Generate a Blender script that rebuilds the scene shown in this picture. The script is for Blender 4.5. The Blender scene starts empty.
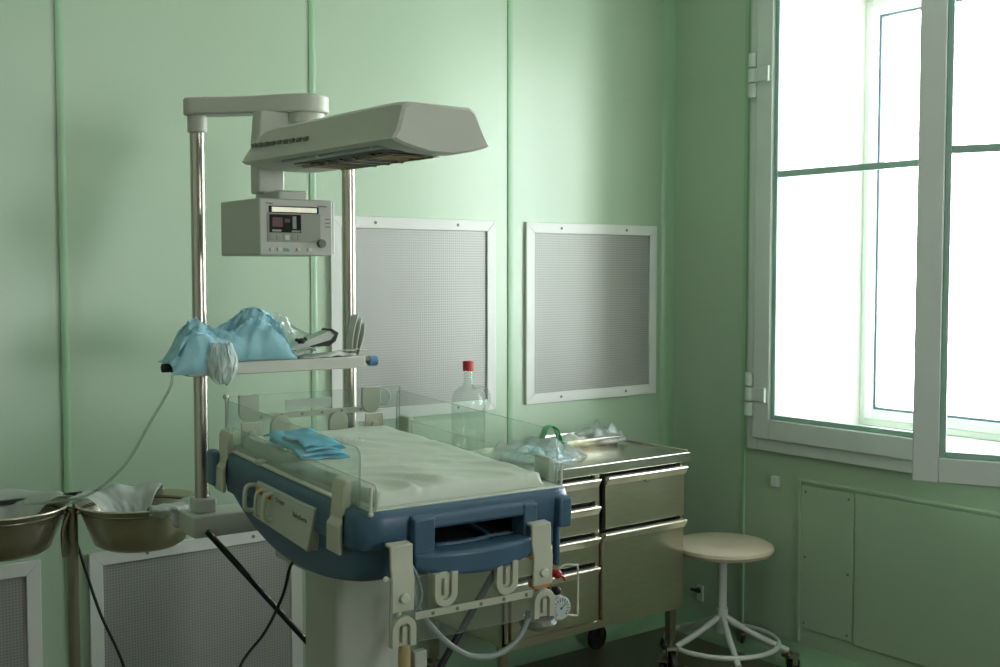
import bpy, bmesh, math, random
from mathutils import Vector, Matrix, noise

C = bpy.context.scene.collection
PI = math.pi
R = math.radians

# ------------------------------------------------------------------ materials
def lin(c):
    return tuple(((v / 255) / 12.92 if v / 255 <= .04045 else ((v / 255 + .055) / 1.055) ** 2.4) for v in c) + (1,)

def mat(name, rgb, rough=.5, metal=0, var=.04, vscale=6, bump=0, bscale=80, stretch=None, spec=.5, coat=0, trans=0):
    m = bpy.data.materials.new(name); m.use_nodes = True
    nt = m.node_tree; b = nt.nodes['Principled BSDF']
    b.inputs['Roughness'].default_value = rough
    b.inputs['Metallic'].default_value = metal
    b.inputs['Specular IOR Level'].default_value = spec
    b.inputs['Coat Weight'].default_value = coat
    tc = nt.nodes.new('ShaderNodeTexCoord')
    mp = nt.nodes.new('ShaderNodeMapping'); nt.links.new(tc.outputs['Object'], mp.inputs['Vector'])
    if stretch: mp.inputs['Scale'].default_value = stretch
    n = nt.nodes.new('ShaderNodeTexNoise'); n.inputs['Scale'].default_value = vscale; n.inputs['Detail'].default_value = 3
    nt.links.new(mp.outputs['Vector'], n.inputs['Vector'])
    cr = nt.nodes.new('ShaderNodeValToRGB')
    c = lin(rgb)
    cr.color_ramp.elements[0].position = .3; cr.color_ramp.elements[1].position = .7
    cr.color_ramp.elements[0].color = tuple(min(1, v * (1 - var)) for v in c[:3]) + (1,)
    cr.color_ramp.elements[1].color = tuple(min(1, v * (1 + var)) for v in c[:3]) + (1,)
    nt.links.new(n.outputs['Fac'], cr.inputs['Fac']); nt.links.new(cr.outputs['Color'], b.inputs['Base Color'])
    if bump:
        n2 = nt.nodes.new('ShaderNodeTexNoise'); n2.inputs['Scale'].default_value = bscale; n2.inputs['Detail'].default_value = 4
        nt.links.new(mp.outputs['Vector'], n2.inputs['Vector'])
        bp = nt.nodes.new('ShaderNodeBump'); bp.inputs['Strength'].default_value = bump; bp.inputs['Distance'].default_value = .01
        nt.links.new(n2.outputs['Fac'], bp.inputs['Height']); nt.links.new(bp.outputs['Normal'], b.inputs['Normal'])
    return m

def clear(name, tint, body=.06, rough=.04, gloss=1.0, bodycol=(200, 215, 205)):
    """thin clear sheet: light passes straight through, a fresnel reflection and a little haze on it"""
    m = bpy.data.materials.new(name); m.use_nodes = True
    nt = m.node_tree; nt.nodes.clear()
    out = nt.nodes.new('ShaderNodeOutputMaterial')
    t = nt.nodes.new('ShaderNodeBsdfTransparent'); t.inputs['Color'].default_value = tint + (1,)
    d = nt.nodes.new('ShaderNodeBsdfDiffuse'); d.inputs['Color'].default_value = lin(bodycol)
    g = nt.nodes.new('ShaderNodeBsdfGlossy'); g.inputs['Roughness'].default_value = rough
    lw = nt.nodes.new('ShaderNodeLayerWeight'); lw.inputs['Blend'].default_value = .5
    pw = nt.nodes.new('ShaderNodeMath'); pw.operation = 'POWER'; pw.inputs[1].default_value = 5
    nt.links.new(lw.outputs['Facing'], pw.inputs[0])
    f = nt.nodes.new('ShaderNodeMath'); f.operation = 'MULTIPLY_ADD'; f.inputs[1].default_value = .9; f.inputs[2].default_value = .04
    nt.links.new(pw.outputs[0], f.inputs[0])
    mu = nt.nodes.new('ShaderNodeMath'); mu.operation = 'MULTIPLY'; mu.inputs[1].default_value = gloss
    m1 = nt.nodes.new('ShaderNodeMixShader'); m1.inputs['Fac'].default_value = body
    m2 = nt.nodes.new('ShaderNodeMixShader')
    nt.links.new(t.outputs[0], m1.inputs[1]); nt.links.new(d.outputs[0], m1.inputs[2])
    nt.links.new(f.outputs[0], mu.inputs[0]); nt.links.new(mu.outputs[0], m2.inputs['Fac'])
    nt.links.new(m1.outputs[0], m2.inputs[1]); nt.links.new(g.outputs[0], m2.inputs[2])
    nt.links.new(m2.outputs[0], out.inputs['Surface'])
    return m

M = {}
M['wall'] = mat('green_panel_paint', (158, 180, 153), .40, var=.015, vscale=1.5, bump=.03, bscale=9, spec=1.0)
M['joint'] = mat('green_joint_profile', (142, 176, 142), .3, var=.02)
M['ceil'] = mat('ceiling_paint', (228, 230, 224), .7)
M['wallw'] = mat('pale_wall_paint', (222, 224, 214), .6)
M['floor'] = mat('floor_linoleum', (102, 97, 76), .35, var=.06, vscale=30)
M['alu'] = mat('grille_frame_paint', (205, 207, 200), .35, var=.02)
M['white'] = mat('window_white', (196, 204, 196), .35, var=.02)
M['reveal'] = mat('reveal_plaster', (222, 222, 215), .7, var=.01)
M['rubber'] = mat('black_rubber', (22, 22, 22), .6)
M['cable'] = mat('black_cable', (16, 16, 17), .45)
M['gasketd'] = mat('outer_gasket', (70, 92, 104), .5)
M['gasket'] = mat('window_gasket', (142, 172, 158), .4)
M['beige'] = mat('warmer_beige_plastic', (188, 190, 178), .42, var=.02)
M['beige2'] = mat('bracket_beige_plastic', (186, 187, 168), .45, var=.02)
M['blue'] = mat('tub_blue_plastic', (64, 94, 116), .38, var=.03, vscale=12)
M['blueknob'] = mat('blue_knob_plastic', (92, 128, 165), .4)
M['dark'] = mat('shade_black', (14, 16, 18), .7)  # near-black colour standing in for shade in gaps and cavities
M['steel'] = mat('brushed_steel', (198, 190, 170), .33, 1, var=.06, vscale=14, stretch=(1, 1, 14), bump=.03, bscale=40)
M['steelh'] = mat('worktop_steel', (205, 202, 190), .24, 1, var=.05, vscale=10, stretch=(14, 1, 1))
M['lip'] = mat('steel_drawer_lip', (232, 226, 208), .38, .8, var=.04, vscale=12, stretch=(14, 1, 1))
M['steeld'] = mat('post_steel', (150, 145, 125), .35, 1, var=.05)
M['chrome'] = mat('chrome_pole', (182, 176, 164), .26, 1, var=.04, vscale=4)
M['bowl'] = mat('basin_steel', (200, 193, 174), .34, 1, var=.06, vscale=18)
M['sheet'] = mat('white_vinyl_sheet', (206, 214, 200), .5, var=.02)
M['cream'] = mat('cream_tray', (196, 204, 190), .45)
M['clothblue'] = mat('folded_blue_cloth', (104, 186, 216), .8, var=.06, vscale=40, bump=.2, bscale=200)
M['gown'] = mat('pale_blue_gown', (156, 202, 214), .8, var=.03, vscale=25, bump=.08, bscale=160)
M['paper'] = mat('paper_white', (205, 208, 200), .7)
M['paperg'] = mat('paper_greyish', (182, 190, 182), .7)
M['grey'] = mat('monitor_grey_panel', (150, 152, 140), .5)
M['screen'] = mat('display_black', (24, 24, 25), .15)
M['seg'] = mat('display_red_segments', (84, 42, 38), .4)
M['segg'] = mat('display_grey_scale', (140, 142, 136), .4)
M['btn'] = mat('button_pale', (198, 200, 184), .4)
M['btnb'] = mat('button_blue', (150, 182, 182), .4)
M['knobg'] = mat('knob_grey', (112, 114, 104), .4)
M['ink'] = mat('lettering_ink', (84, 92, 90), .5)
M['seat'] = mat('stool_seat_vinyl', (190, 178, 156), .5, var=.03)
M['stoolw'] = mat('stool_white_metal', (196, 200, 192), .35)
M['redcap'] = mat('red_bottle_cap', (176, 34, 38), .35)
M['red'] = mat('red_valve_knob', (160, 24, 30), .35)
M['orange'] = mat('orange_valve', (216, 132, 40), .4)
M['dial'] = mat('gauge_dial', (190, 200, 196), .4)
M['green'] = mat('green_strap', (20, 150, 80), .5)
M['hose'] = mat('grey_blue_hose', (140, 152, 146), .5)
M['tan'] = mat('tan_tube', (178, 158, 112), .5)
M['reflect'] = mat('lamp_reflector', (150, 150, 150), .2, 1)
M['copper'] = mat('heater_copper_reflector', (190, 140, 84), .25, 1)
M['lampgrey'] = mat('lamp_underside_grey', (158, 172, 172), .4)
M['gauze'] = clear('gauze_white', (.93, .95, .94), body=.45, rough=.5, gloss=.3, bodycol=(212, 218, 212))
M['bag'] = clear('plastic_bag_film', (.94, .96, .95), body=.2, rough=.15, gloss=1.6, bodycol=(222, 230, 228))
M['bagw'] = clear('milky_plastic_film', (.86, .9, .88), body=.5, rough=.3, gloss=.8, bodycol=(196, 206, 200))
M['acryl'] = clear('clear_acrylic', (.95, .97, .955), body=.055, gloss=1.0, bodycol=(214, 226, 216))
M['acryledge'] = clear('acrylic_cut_edge', (.7, .76, .73), body=.5, rough=.2, gloss=.8, bodycol=(170, 186, 176))
M['tube'] = clear('clear_pvc_tube', (.9, .92, .9), body=.3, rough=.1, gloss=1.2, bodycol=(190, 205, 190))
M['glass'] = clear('window_glass', (.97, .985, .98), body=0, rough=.0, gloss=.55)
M['bottle'] = clear('bottle_glass', (.91, .95, .92), body=.04, rough=.03, gloss=1.5, bodycol=(190, 205, 195))

def perforated():
    m = mat('perforated_sheet', (158, 158, 152), .5, .3, var=.03, vscale=3)
    nt = m.node_tree; b = nt.nodes['Principled BSDF']
    src = b.inputs['Base Color'].links[0].from_socket
    tc = nt.nodes.new('ShaderNodeTexCoord'); sp = nt.nodes.new('ShaderNodeSeparateXYZ')
    nt.links.new(tc.outputs['Object'], sp.inputs[0])
    def M_(op, a, bv=None):
        n = nt.nodes.new('ShaderNodeMath'); n.operation = op
        for i, v in enumerate((a, bv)):
            if v is None: continue
            if isinstance(v, (int, float)): n.inputs[i].default_value = v
            else: nt.links.new(v, n.inputs[i])
        return n.outputs[0]
    s = []
    for ax in ('X', 'Z'):
        f = M_('FRACT', M_('MULTIPLY', sp.outputs[ax], 1 / .0098))
        d = M_('SUBTRACT', f, .5); s.append(M_('MULTIPLY', d, d))
    hole = M_('LESS_THAN', M_('ADD', s[0], s[1]), .075)
    mx = nt.nodes.new('ShaderNodeMixRGB'); nt.links.new(hole, mx.inputs['Fac'])
    nt.links.new(src, mx.inputs['Color1']); mx.inputs['Color2'].default_value = lin((130, 131, 127))
    nt.links.new(mx.outputs[0], b.inputs['Base Color'])
    return m
M['perf'] = perforated()

# ------------------------------------------------------------------ builder
class G:
    def __init__(s): s.bm = bmesh.new(); s.mi = 0
    def _mark(s, faces):
        for f in faces: f.material_index = s.mi
    def box(s, c, size, rot=None):
        m = Matrix.Translation(Vector(c)) @ (rot.to_4x4() if rot else Matrix.Identity(4)) @ Matrix.Diagonal((*size, 1))
        r = bmesh.ops.create_cube(s.bm, size=1, matrix=m)
        s._mark({f for v in r['verts'] for f in v.link_faces}); return s
    def bb(s, x0, x1, y0, y1, z0, z1):
        return s.box(((x0 + x1) / 2, (y0 + y1) / 2, (z0 + z1) / 2), (abs(x1 - x0), abs(y1 - y0), abs(z1 - z0)))
    def cyl(s, p0, p1, r, r2=None, seg=20):
        p0, p1 = Vector(p0), Vector(p1); d = p1 - p0
        m = Matrix.Translation((p0 + p1) / 2) @ d.to_track_quat('Z', 'Y').to_matrix().to_4x4()
        q = bmesh.ops.create_cone(s.bm, cap_ends=True, segments=seg, radius1=r, radius2=r if r2 is None else r2, depth=d.length, matrix=m)
        s._mark({f for v in q['verts'] for f in v.link_faces}); return s
    def ball(s, c, r, sc=(1, 1, 1)):
        m = Matrix.Translation(Vector(c)) @ Matrix.Diagonal((*sc, 1))
        q = bmesh.ops.create_uvsphere(s.bm, u_segments=16, v_segments=10, radius=r, matrix=m)
        s._mark({f for v in q['verts'] for f in v.link_faces}); return s
    def lathe(s, prof, c=(0, 0, 0), seg=32, close=False):
        rings = []
        for (r, z) in prof:
            if r < 1e-6: rings.append([s.bm.verts.new((c[0], c[1], c[2] + z))])
            else: rings.append([s.bm.verts.new((c[0] + r * math.cos(2 * PI * k / seg), c[1] + r * math.sin(2 * PI * k / seg), c[2] + z)) for k in range(seg)])
        for a, b in zip(rings, rings[1:]):
            for k in range(seg):
                k2 = (k + 1) % seg
                vs = [a[k % len(a)], a[k2 % len(a)], b[k2 % len(b)], b[k % len(b)]]
                u = []
                for v in vs:
                    if v not in u: u.append(v)
                if len(u) > 2: s._mark([s.bm.faces.new(u)])
        return s
    def prism(s, poly, axis, a, b):
        """poly: 2D points; axis 'x': (y,z), 'y': (x,z), 'z': (x,y); extruded from a to b"""
        def P(p, t):
            return {'x': (t, p[0], p[1]), 'y': (p[0], t, p[1]), 'z': (p[0], p[1], t)}[axis]
        A = [s.bm.verts.new(P(p, a)) for p in poly]; B = [s.bm.verts.new(P(p, b)) for p in poly]
        fs = [s.bm.faces.new(A), s.bm.faces.new(B)]
        n = len(poly)
        for i in range(n): fs.append(s.bm.faces.new((A[i], A[(i + 1) % n], B[(i + 1) % n], B[i])))
        s._mark(fs); return s
    def tube(s, pts, r, seg=10, smooth=4, closed=False):
        P = [Vector(p) for p in pts]
        if smooth > 1 and len(P) > 2:
            Q = []; n = len(P)
            rng = range(n) if closed else range(n - 1)
            for i in rng:
                p0 = P[(i - 1) % n] if closed or i > 0 else P[0]
                p1 = P[i]; p2 = P[(i + 1) % n]; p3 = P[(i + 2) % n] if closed or i + 2 < n else P[-1]
                for k in range(smooth):
                    t = k / smooth
                    Q.append(.5 * ((2 * p1) + (p2 - p0) * t + (2 * p0 - 5 * p1 + 4 * p2 - p3) * t * t + (3 * p1 - p0 - 3 * p2 + p3) * t ** 3))
            if not closed: Q.append(P[-1])
            P = Q
        n = len(P); rings = []; up = None
        for i in range(n):
            if closed: d = P[(i + 1) % n] - P[(i - 1) % n]
            else: d = P[min(i + 1, n - 1)] - P[max(i - 1, 0)]
            d.normalize()
            if up is None:
                up = Vector((0, 0, 1)) if abs(d.z) < .9 else Vector((1, 0, 0))
            x = d.cross(up)
            if x.length < 1e-4: x = d.orthogonal()
            x.normalize(); up = x.cross(d).normalized()
            rings.append([s.bm.verts.new(P[i] + (x * math.cos(2 * PI * k / seg) + up * math.sin(2 * PI * k / seg)) * r) for k in range(seg)])
        fs = []
        for i in range(n if closed else n - 1):
            a, b = rings[i], rings[(i + 1) % n]
            for k in range(seg): fs.append(s.bm.faces.new((a[k], a[(k + 1) % seg], b[(k + 1) % seg], b[k])))
        if not closed: fs += [s.bm.faces.new(rings[0]), s.bm.faces.new(rings[-1])]
        s._mark(fs); return s
    def grid(s, nx, ny, fn, thick=None):
        V = [[s.bm.verts.new(fn(i / (nx - 1), j / (ny - 1))) for i in range(nx)] for j in range(ny)]
        fs = [s.bm.faces.new((V[j][i], V[j][i + 1], V[j + 1][i + 1], V[j + 1][i])) for j in range(ny - 1) for i in range(nx - 1)]
        s._mark(fs); return V
    def loft(s, rings, cap=True):
        V = [[s.bm.verts.new(p) for p in r] for r in rings]; fs = []
        for a, b in zip(V, V[1:]):
            n = len(a)
            for k in range(n): fs.append(s.bm.faces.new((a[k], a[(k + 1) % n], b[(k + 1) % n], b[k])))
        if cap: fs += [s.bm.faces.new(V[0]), s.bm.faces.new(V[-1])]
        s._mark(fs); return s
    def done(s, name, mats, parent=None, T=None, bevel=0, seg=2, solid=0, sharp=38, cut=None, subdiv=0):
        bm = s.bm
        if T is not None: bm.transform(T)
        bmesh.ops.recalc_face_normals(bm, faces=bm.faces)
        for f in bm.faces: f.smooth = True
        for e in bm.edges:
            if len(e.link_faces) == 2 and e.calc_face_angle(0) > R(sharp): e.smooth = False
        me = bpy.data.meshes.new(name); bm.to_mesh(me); bm.free()
        for m in (mats if isinstance(mats, (list, tuple)) else [mats]): me.materials.append(M[m])
        o = bpy.data.objects.new(name, me); C.objects.link(o)
        if cut:
            co = cut.done('cutter', 'dark', None, T)
            md = o.modifiers.new('cut', 'BOOLEAN'); md.object = co; md.operation = 'DIFFERENCE'; md.solver = 'EXACT'
            dg = bpy.context.evaluated_depsgraph_get(); dg.update()
            nm = bpy.data.meshes.new_from_object(o.evaluated_get(dg))
            o.modifiers.clear(); o.data = nm; bpy.data.objects.remove(co)
        if parent: o.parent = parent
        if subdiv:
            md = o.modifiers.new('sub', 'SUBSURF'); md.levels = md.render_levels = subdiv
        if solid:
            md = o.modifiers.new('solid', 'SOLIDIFY'); md.thickness = solid; md.offset = 0
        if bevel:
            md = o.modifiers.new('bevel', 'BEVEL'); md.width = bevel; md.segments = seg; md.limit_method = 'ANGLE'; md.angle_limit = R(35)
            md.harden_normals = False
        return o

def tag(o, label, cat, group=None, kind=None):
    if label: o['label'] = label
    if cat: o['category'] = cat
    if group: o['group'] = group
    if kind: o['kind'] = kind
    return o
def thing(name, label, cat, loc=(0, 0, 0), rz=0, group=None):
    o = bpy.data.objects.new(name, None); o.empty_display_size = .1; C.objects.link(o)
    o.location = loc; o.rotation_euler = (0, 0, rz); return tag(o, label, cat, group)
def struct(g, name, mats, label=None, **k):
    o = g.done(name, mats, **k); o['kind'] = 'structure'
    if label: o['label'] = label
    return o
def copy_tree(o, parent=None):
    c = o.copy(); C.objects.link(c); c.parent = parent
    for ch in list(o.children): copy_tree(ch, c)
    return c
def text(body, size, name, m, parent, T, extrude=.0003):
    cu = bpy.data.curves.new(name, 'FONT'); cu.body = body; cu.size = size; cu.extrude = extrude; cu.resolution_u = 2
    to = bpy.data.objects.new(name, cu); C.objects.link(to)
    dg = bpy.context.evaluated_depsgraph_get(); dg.update()
    me = bpy.data.meshes.new_from_object(to.evaluated_get(dg)); bpy.data.objects.remove(to)
    me.transform(T); me.materials.clear(); me.materials.append(M[m])
    o = bpy.data.objects.new(name, me); C.objects.link(o); o.parent = parent; return o
def rrect(x0, x1, y0, y1, r, n=5):
    out = []
    for cx, cy, a0 in ((x1 - r, y0 + r, -90), (x1 - r, y1 - r, 0), (x0 + r, y1 - r, 90), (x0 + r, y0 + r, 180)):
        for k in range(n + 1):
            a = R(a0 + 90 * k / n); out.append((cx + r * math.cos(a), cy + r * math.sin(a)))
    return out
def at(a, rz): return Matrix.Translation(Vector(a)) @ Matrix.Rotation(rz, 4, 'Z')

# ------------------------------------------------------------------ room
X0, X1, Y0, Y1, ZC = -1.9, 3.77, -2.2, 3.68, 3.15
WY0, WY1, WZ0, WZ1 = 1.42, 3.165, .885, 2.82       # inner window opening in the right wall
struct(G().bb(X0 - .1, X1 + .1, Y0 - .1, Y1 + .1, -.1, 0), 'floor', 'floor')
struct(G().bb(X0 - .1, X1 + .1, Y0 - .1, Y1 + .1, ZC, ZC + .1), 'ceiling', 'ceil')
struct(G().bb(X0 - .1, X1 + .1, Y1, Y1 + .1, 0, ZC), 'wall_back', 'wall')
struct(G().bb(X0 - .1, X0, Y0, Y1, 0, ZC), 'wall_left', 'wallw')
FX0, FX1, FZ0, FZ1 = 1.85, 2.65, 1.15, 2.4            # window of the wall behind the camera
g = G().bb(X0 - .1, FX0, Y0 - .1, Y0, 0, ZC).bb(FX1, X1 + .1, Y0 - .1, Y0, 0, ZC).bb(FX0, FX1, Y0 - .1, Y0, 0, FZ0).bb(FX0, FX1, Y0 - .1, Y0, FZ1, ZC)
struct(g, 'wall_front', 'wallw')
g = G()
for a, b, c, d in ((FX0, FX0 + .06, FZ0, FZ1), (FX1 - .06, FX1, FZ0, FZ1), (FX0, FX1, FZ0, FZ0 + .06), (FX0, FX1, FZ1 - .06, FZ1), (2.17, 2.23, FZ0, FZ1)): g.bb(a, b, Y0 - .08, Y0 - .02, c, d)
struct(g, 'window_3', 'white')
g = G()
T_ = .06
g.bb(X1, X1 + T_, Y0, Y1, 0, WZ0).bb(X1, X1 + T_, Y0, Y1, WZ1, ZC)
for a, b in ((Y0, WY0), (WY1, Y1)): g.bb(X1, X1 + T_, a, b, WZ0, WZ1)
struct(g, 'wall_right', 'wall')
# coved skirting of the two seen walls
def cove(n=6, r=.07): return [(0, 0)] + [(r - r * math.cos(R(90 * k / n)), r - r * math.sin(R(90 * k / n))) for k in range(n + 1)]
pf = [(0, 0), (.075, 0), (.045, .008), (.022, .025), (.008, .05), (0, .085)]
struct(G().prism([(Y1 - a, b) for a, b in pf], 'x', X0, X1), 'baseboard_back', 'joint')
struct(G().prism([(X1 - a, b) for a, b in pf], 'y', Y0, Y1), 'baseboard_right', 'joint')
# vertical joint profiles between the wall panels
for i, x in enumerate((-.66, .222, 1.105, 1.978, 2.868)):
    g = G().prism([(x - .013, Y1), (x - .012, Y1 - .004), (x - .004, Y1 - .006), (x + .004, Y1 - .006), (x + .012, Y1 - .004), (x + .013, Y1)], 'z', .08, ZC)
    struct(g, 'trim_%d' % (i + 1), 'joint')
g = G().prism([(X1, Y1 - .045), (X1 - .005, Y1 - .03), (X1 - .03, Y1 - .005), (X1 - .045, Y1), (X1, Y1)], 'z', .08, ZC)
struct(g, 'trim_6', 'joint')
g = G().prism([(X1, 3.238), (X1 - .006, 3.234), (X1 - .006, 3.216), (X1, 3.212)], 'z', .08, ZC)
struct(g, 'trim_7', 'joint')

# reveal boxes behind the right wall's windows
def reveal(name, y0, y1):
    g = G()
    xo = 4.62
    g.bb(X1 + T_, xo, y1 - .03, y1 + .2, .7, WZ1 + .2)
    g.bb(X1 + T_, xo, y0 - .2, y0 + .03, .7, WZ1 + .2)
    g.bb(X1 + T_, xo, y0 + .03, y1 - .03, .7, .905)
    g.bb(X1 + T_, xo, y0 + .03, y1 - .03, WZ1 - .02, WZ1 + .2)
    # shallow step in the jamb
    g.bb(X1 + T_, 4.0, y1 - .04, y1 - .03, .905, WZ1 - .02)
    return struct(g, name, 'reveal')
reveal('trim_8', WY0, WY1)

def frame_rect(g, ax, a0, a1, y0, y1, z0, z1, w):
    """four mitred bars around a rectangle in the y-z plane, from x a0 to a1"""
    g.bb(a0, a1, y0, y0 + w, z0, z1); g.bb(a0, a1, y1 - w, y1, z0, z1)
    g.bb(a0, a1, y0 + w, y1 - w, z0, z0 + w); g.bb(a0, a1, y0 + w, y1 - w, z1 - w, z1)
def outer_window(name, y0, y1):
    y0 += .03; y1 -= .03; x = 4.45
    root = bpy.data.objects.new(name, None); C.objects.link(root); root['kind'] = 'structure'
    root.location = (x, (y0 + y1) / 2, .905)
    T = Matrix.Translation(-Vector(root.location))
    g = G(); frame_rect(g, 'x', x, x + .07, y0, y1, .905, WZ1 - .02, .032)
    m1 = y1 - .84
    for ym in (m1,): g.bb(x, x + .07, ym - .03, ym + .03, .955, WZ1 - .07)
    g.done('window_frame', 'white', root, T, bevel=.004)
    for a, b in ((y0 + .032, m1 - .03), (m1 + .03, y1 - .032)):
        g = G(); frame_rect(g, 'x', x - .012, x + .05, a, b, .937, WZ1 - .052, .045)
        sash = g.done('sash', 'white', root, T, bevel=.004)
        g = G(); frame_rect(g, 'x', x - .004, x + .02, a + .045, b - .045, 0.982, WZ1 - .097, .010)
        g.done('gasket', 'gasketd', sash, T)
        G().bb(x + .012, x + .018, a + .045, b - .045, 0.982, WZ1 - .097).done('glass', 'glass', sash, T)
    return root
outer_window('window_2', WY0, WY1)

def inner_window(name, y0, y1, opened):
    """white inner window with two hinged sashes and a thin cross bar; its right sash may stand ajar into the room"""
    root = bpy.data.objects.new(name, None); C.objects.link(root); root['kind'] = 'structure'
    root.location = (X1, (y0 + y1) / 2, .856)
    T = Matrix.Translation(-Vector(root.location))
    fy0, fy1, fz0, fz1 = y0 - .024, y1 + .024, .856, WZ1 + .04
    g = G(); frame_rect(g, 'x', X1 - .02, X1 + .05, fy0, fy1, fz0, fz1, .058)
    ym = (y0 + y1) / 2
    g.done('window_frame', 'white', root, T, bevel=.003)
    def sash(a, b, Ts, left_hinge):
        """sash in its own frame: local y from 0 (hinge) to w, x thickness"""
        w = b - a
        z0, z1 = .908, WZ1 - .01
        g = G(); frame_rect(g, 'x', -.032, .022, 0, w, z0, z1, .082)
        s_ = g.done('sash', 'white', root, T @ Ts, bevel=.004)
        g = G()   # slanted glazing bead
        bw = .020
        frame_rect(g, 'x', -.018, .0, .082, w - .082, z0 + .082, z1 - .082, bw)
        g.bb(-.012, .012, .082 + bw, w - .082 - bw, 1.979, 2.005)
        g.done('glazing_bead', 'gasket', s_, T @ Ts, bevel=.003)
        G().bb(-.003, .003, .082, w - .082, z0 + .082, z1 - .082).done('glass', 'glass', s_, T @ Ts)
        return s_
    # far sash, closed (hinge on its far side)
    Tm = Matrix.Translation((X1 - .005, fy1 - .042, 0)) @ Matrix.Rotation(PI, 4, 'Z')
    w = fy1 - .042 - ym
    Tfar = Matrix.Translation((X1 - .005, ym, 0))
    sash(0, w, Tfar, True)
    Tnear = Matrix.Translation((X1 - .03, fy0 + .042, 0)) @ Matrix.Rotation(R(opened), 4, 'Z')
    sash(0, ym - fy0 - .042 - .045, Tnear, False)
    # hinge on the far side of the closed sash
    for z in (1.09, 2.4):
        yh = fy1 - .038
        g = G()
        for dz in (-.062, 0, .062):
            g.cyl((X1 - .042, yh + .012, z + dz - .028), (X1 - .042, yh + .012, z + dz + .028), .017, seg=16)
        g.bb(X1 - .046, X1 - .037, yh - .055, yh + .01, z - .028, z + .028)
        g.bb(X1 - .052, X1 - .037, yh - .075, yh - .05, z - .03, z + .03)
        g.done('hinge', 'white', root, T, bevel=.002)
    return root
inner_window('window_1', 1.44, WY1, 25)

# ------------------------------------------------------------------ wall grilles
def grille(x0, x1, z0, z1, label, group=None):
    r = thing('wall_grille', label, 'wall grille', ((x0 + x1) / 2, Y1, z0), group=group)
    T = Matrix.Translation(-Vector(r.location)); w = .043; d = .014
    g = G()
    y0 = Y1 - d
    for poly in ([(x0, z0), (x1, z0), (x1 - w, z0 + w), (x0 + w, z0 + w)], [(x0, z1), (x1, z1), (x1 - w, z1 - w), (x0 + w, z1 - w)],
                 [(x0, z0), (x0, z1), (x0 + w, z1 - w), (x0 + w, z0 + w)], [(x1, z0), (x1, z1), (x1 - w, z1 - w), (x1 - w, z0 + w)]):
        g.prism(poly, 'y', y0, Y1)
    g.done('grille_frame', 'alu', r, T, bevel=.0015)
    G().bb(x0 + w, x1 - w, Y1 - .006, Y1 - .001, z0 + w, z1 - w).done('perforated_panel', 'perf', r, T)
    for fx in (.25, .75):
        for z in (z0 + w / 2, z1 - w / 2):
            x = x0 + (x1 - x0) * fx
            g = G().cyl((x, y0 - .002, z), (x, y0 + .003, z), .006, seg=12)
            g.done('screw', 'knobg', r, T)
grille(2.944, 3.69, 1.052, 1.799, 'white framed perforated air grille high on the back wall, nearest the window corner', 'return air grilles of the back wall')
grille(2.042, 2.788, 1.045, 1.80, 'white framed perforated air grille high on the back wall, behind the steel pole and bottle', 'return air grilles of the back wall')
grille(1.163, 1.915, .06, .70, 'dim perforated air grille low on the back wall, behind the warmer and right basin', 'return air grilles of the back wall')
grille(.27, 1.014, .06, .705, 'low perforated air grille at the far left of the back wall, under the left basin', 'return air grilles of the back wall')

# ------------------------------------------------------------------ right wall fittings
g = G().bb(X1 - .006, X1, 2.669, 2.917, .157, .740)
r = thing('access_panel', 'narrow green access panel with corner screws, low on the wall under the window', 'access panel', (X1, 2.79, .157))
T = Matrix.Translation(-Vector(r.location))
g.done('panel', 'wall', r, T, bevel=.002)
for y, z in ((2.69, .715), (2.895, .715), (2.895, .45), (2.69, .42), (2.895, .18), (2.69, .18)):
    G().cyl((X1 - .009, y, z), (X1 - .004, y, z), .005, seg=10).done('screw', 'knobg', r, T)
g = G().bb(X1 - .008, X1, .9, 2.66, .15, .748)
o = g.done('wall_panel', 'wall', bevel=.003); tag(o, 'long green cover panel on the wall below the open window sash', 'wall panel')
g = G().prism([(X1, .750), (X1 - .010, .752), (X1 - .011, .760), (X1, .765)], 'y', .9, 2.93)
g.bb(X1 - .01, X1, 2.917, 2.93, .1, .755)
o = struct(g, 'trim_10', 'wall')
r = thing('wall_sensor', 'small white box fixed on the green wall beneath the window corner', 'wall box', (X1, 3.045, .715))
T = Matrix.Translation(-Vector(r.location))
G().bb(X1 - .022, X1, 3.028, 3.062, .714, .757).done('housing', 'white', r, T, bevel=.004)
G().bb(X1 - .026, X1 - .02, 3.034, 3.056, .72, .732).done('foot', 'cream', r, T, bevel=.002)
r = thing('pipe_stub', 'tiny metal bracket with dark tap low on the wall behind the stool', 'bracket', (X1, 3.464, .17))
T = Matrix.Translation(-Vector(r.location))
G().bb(X1 - .01, X1, 3.44, 3.475, .14, .21).done('plate', 'cream', r, T, bevel=.002)
G().cyl((X1 - .03, 3.462, .19), (X1 - .008, 3.462, .19), .01).cyl((X1 - .028, 3.49, .19), (X1 - .028, 3.44, .19), .007).done('tap', 'rubber', r, T)

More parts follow.
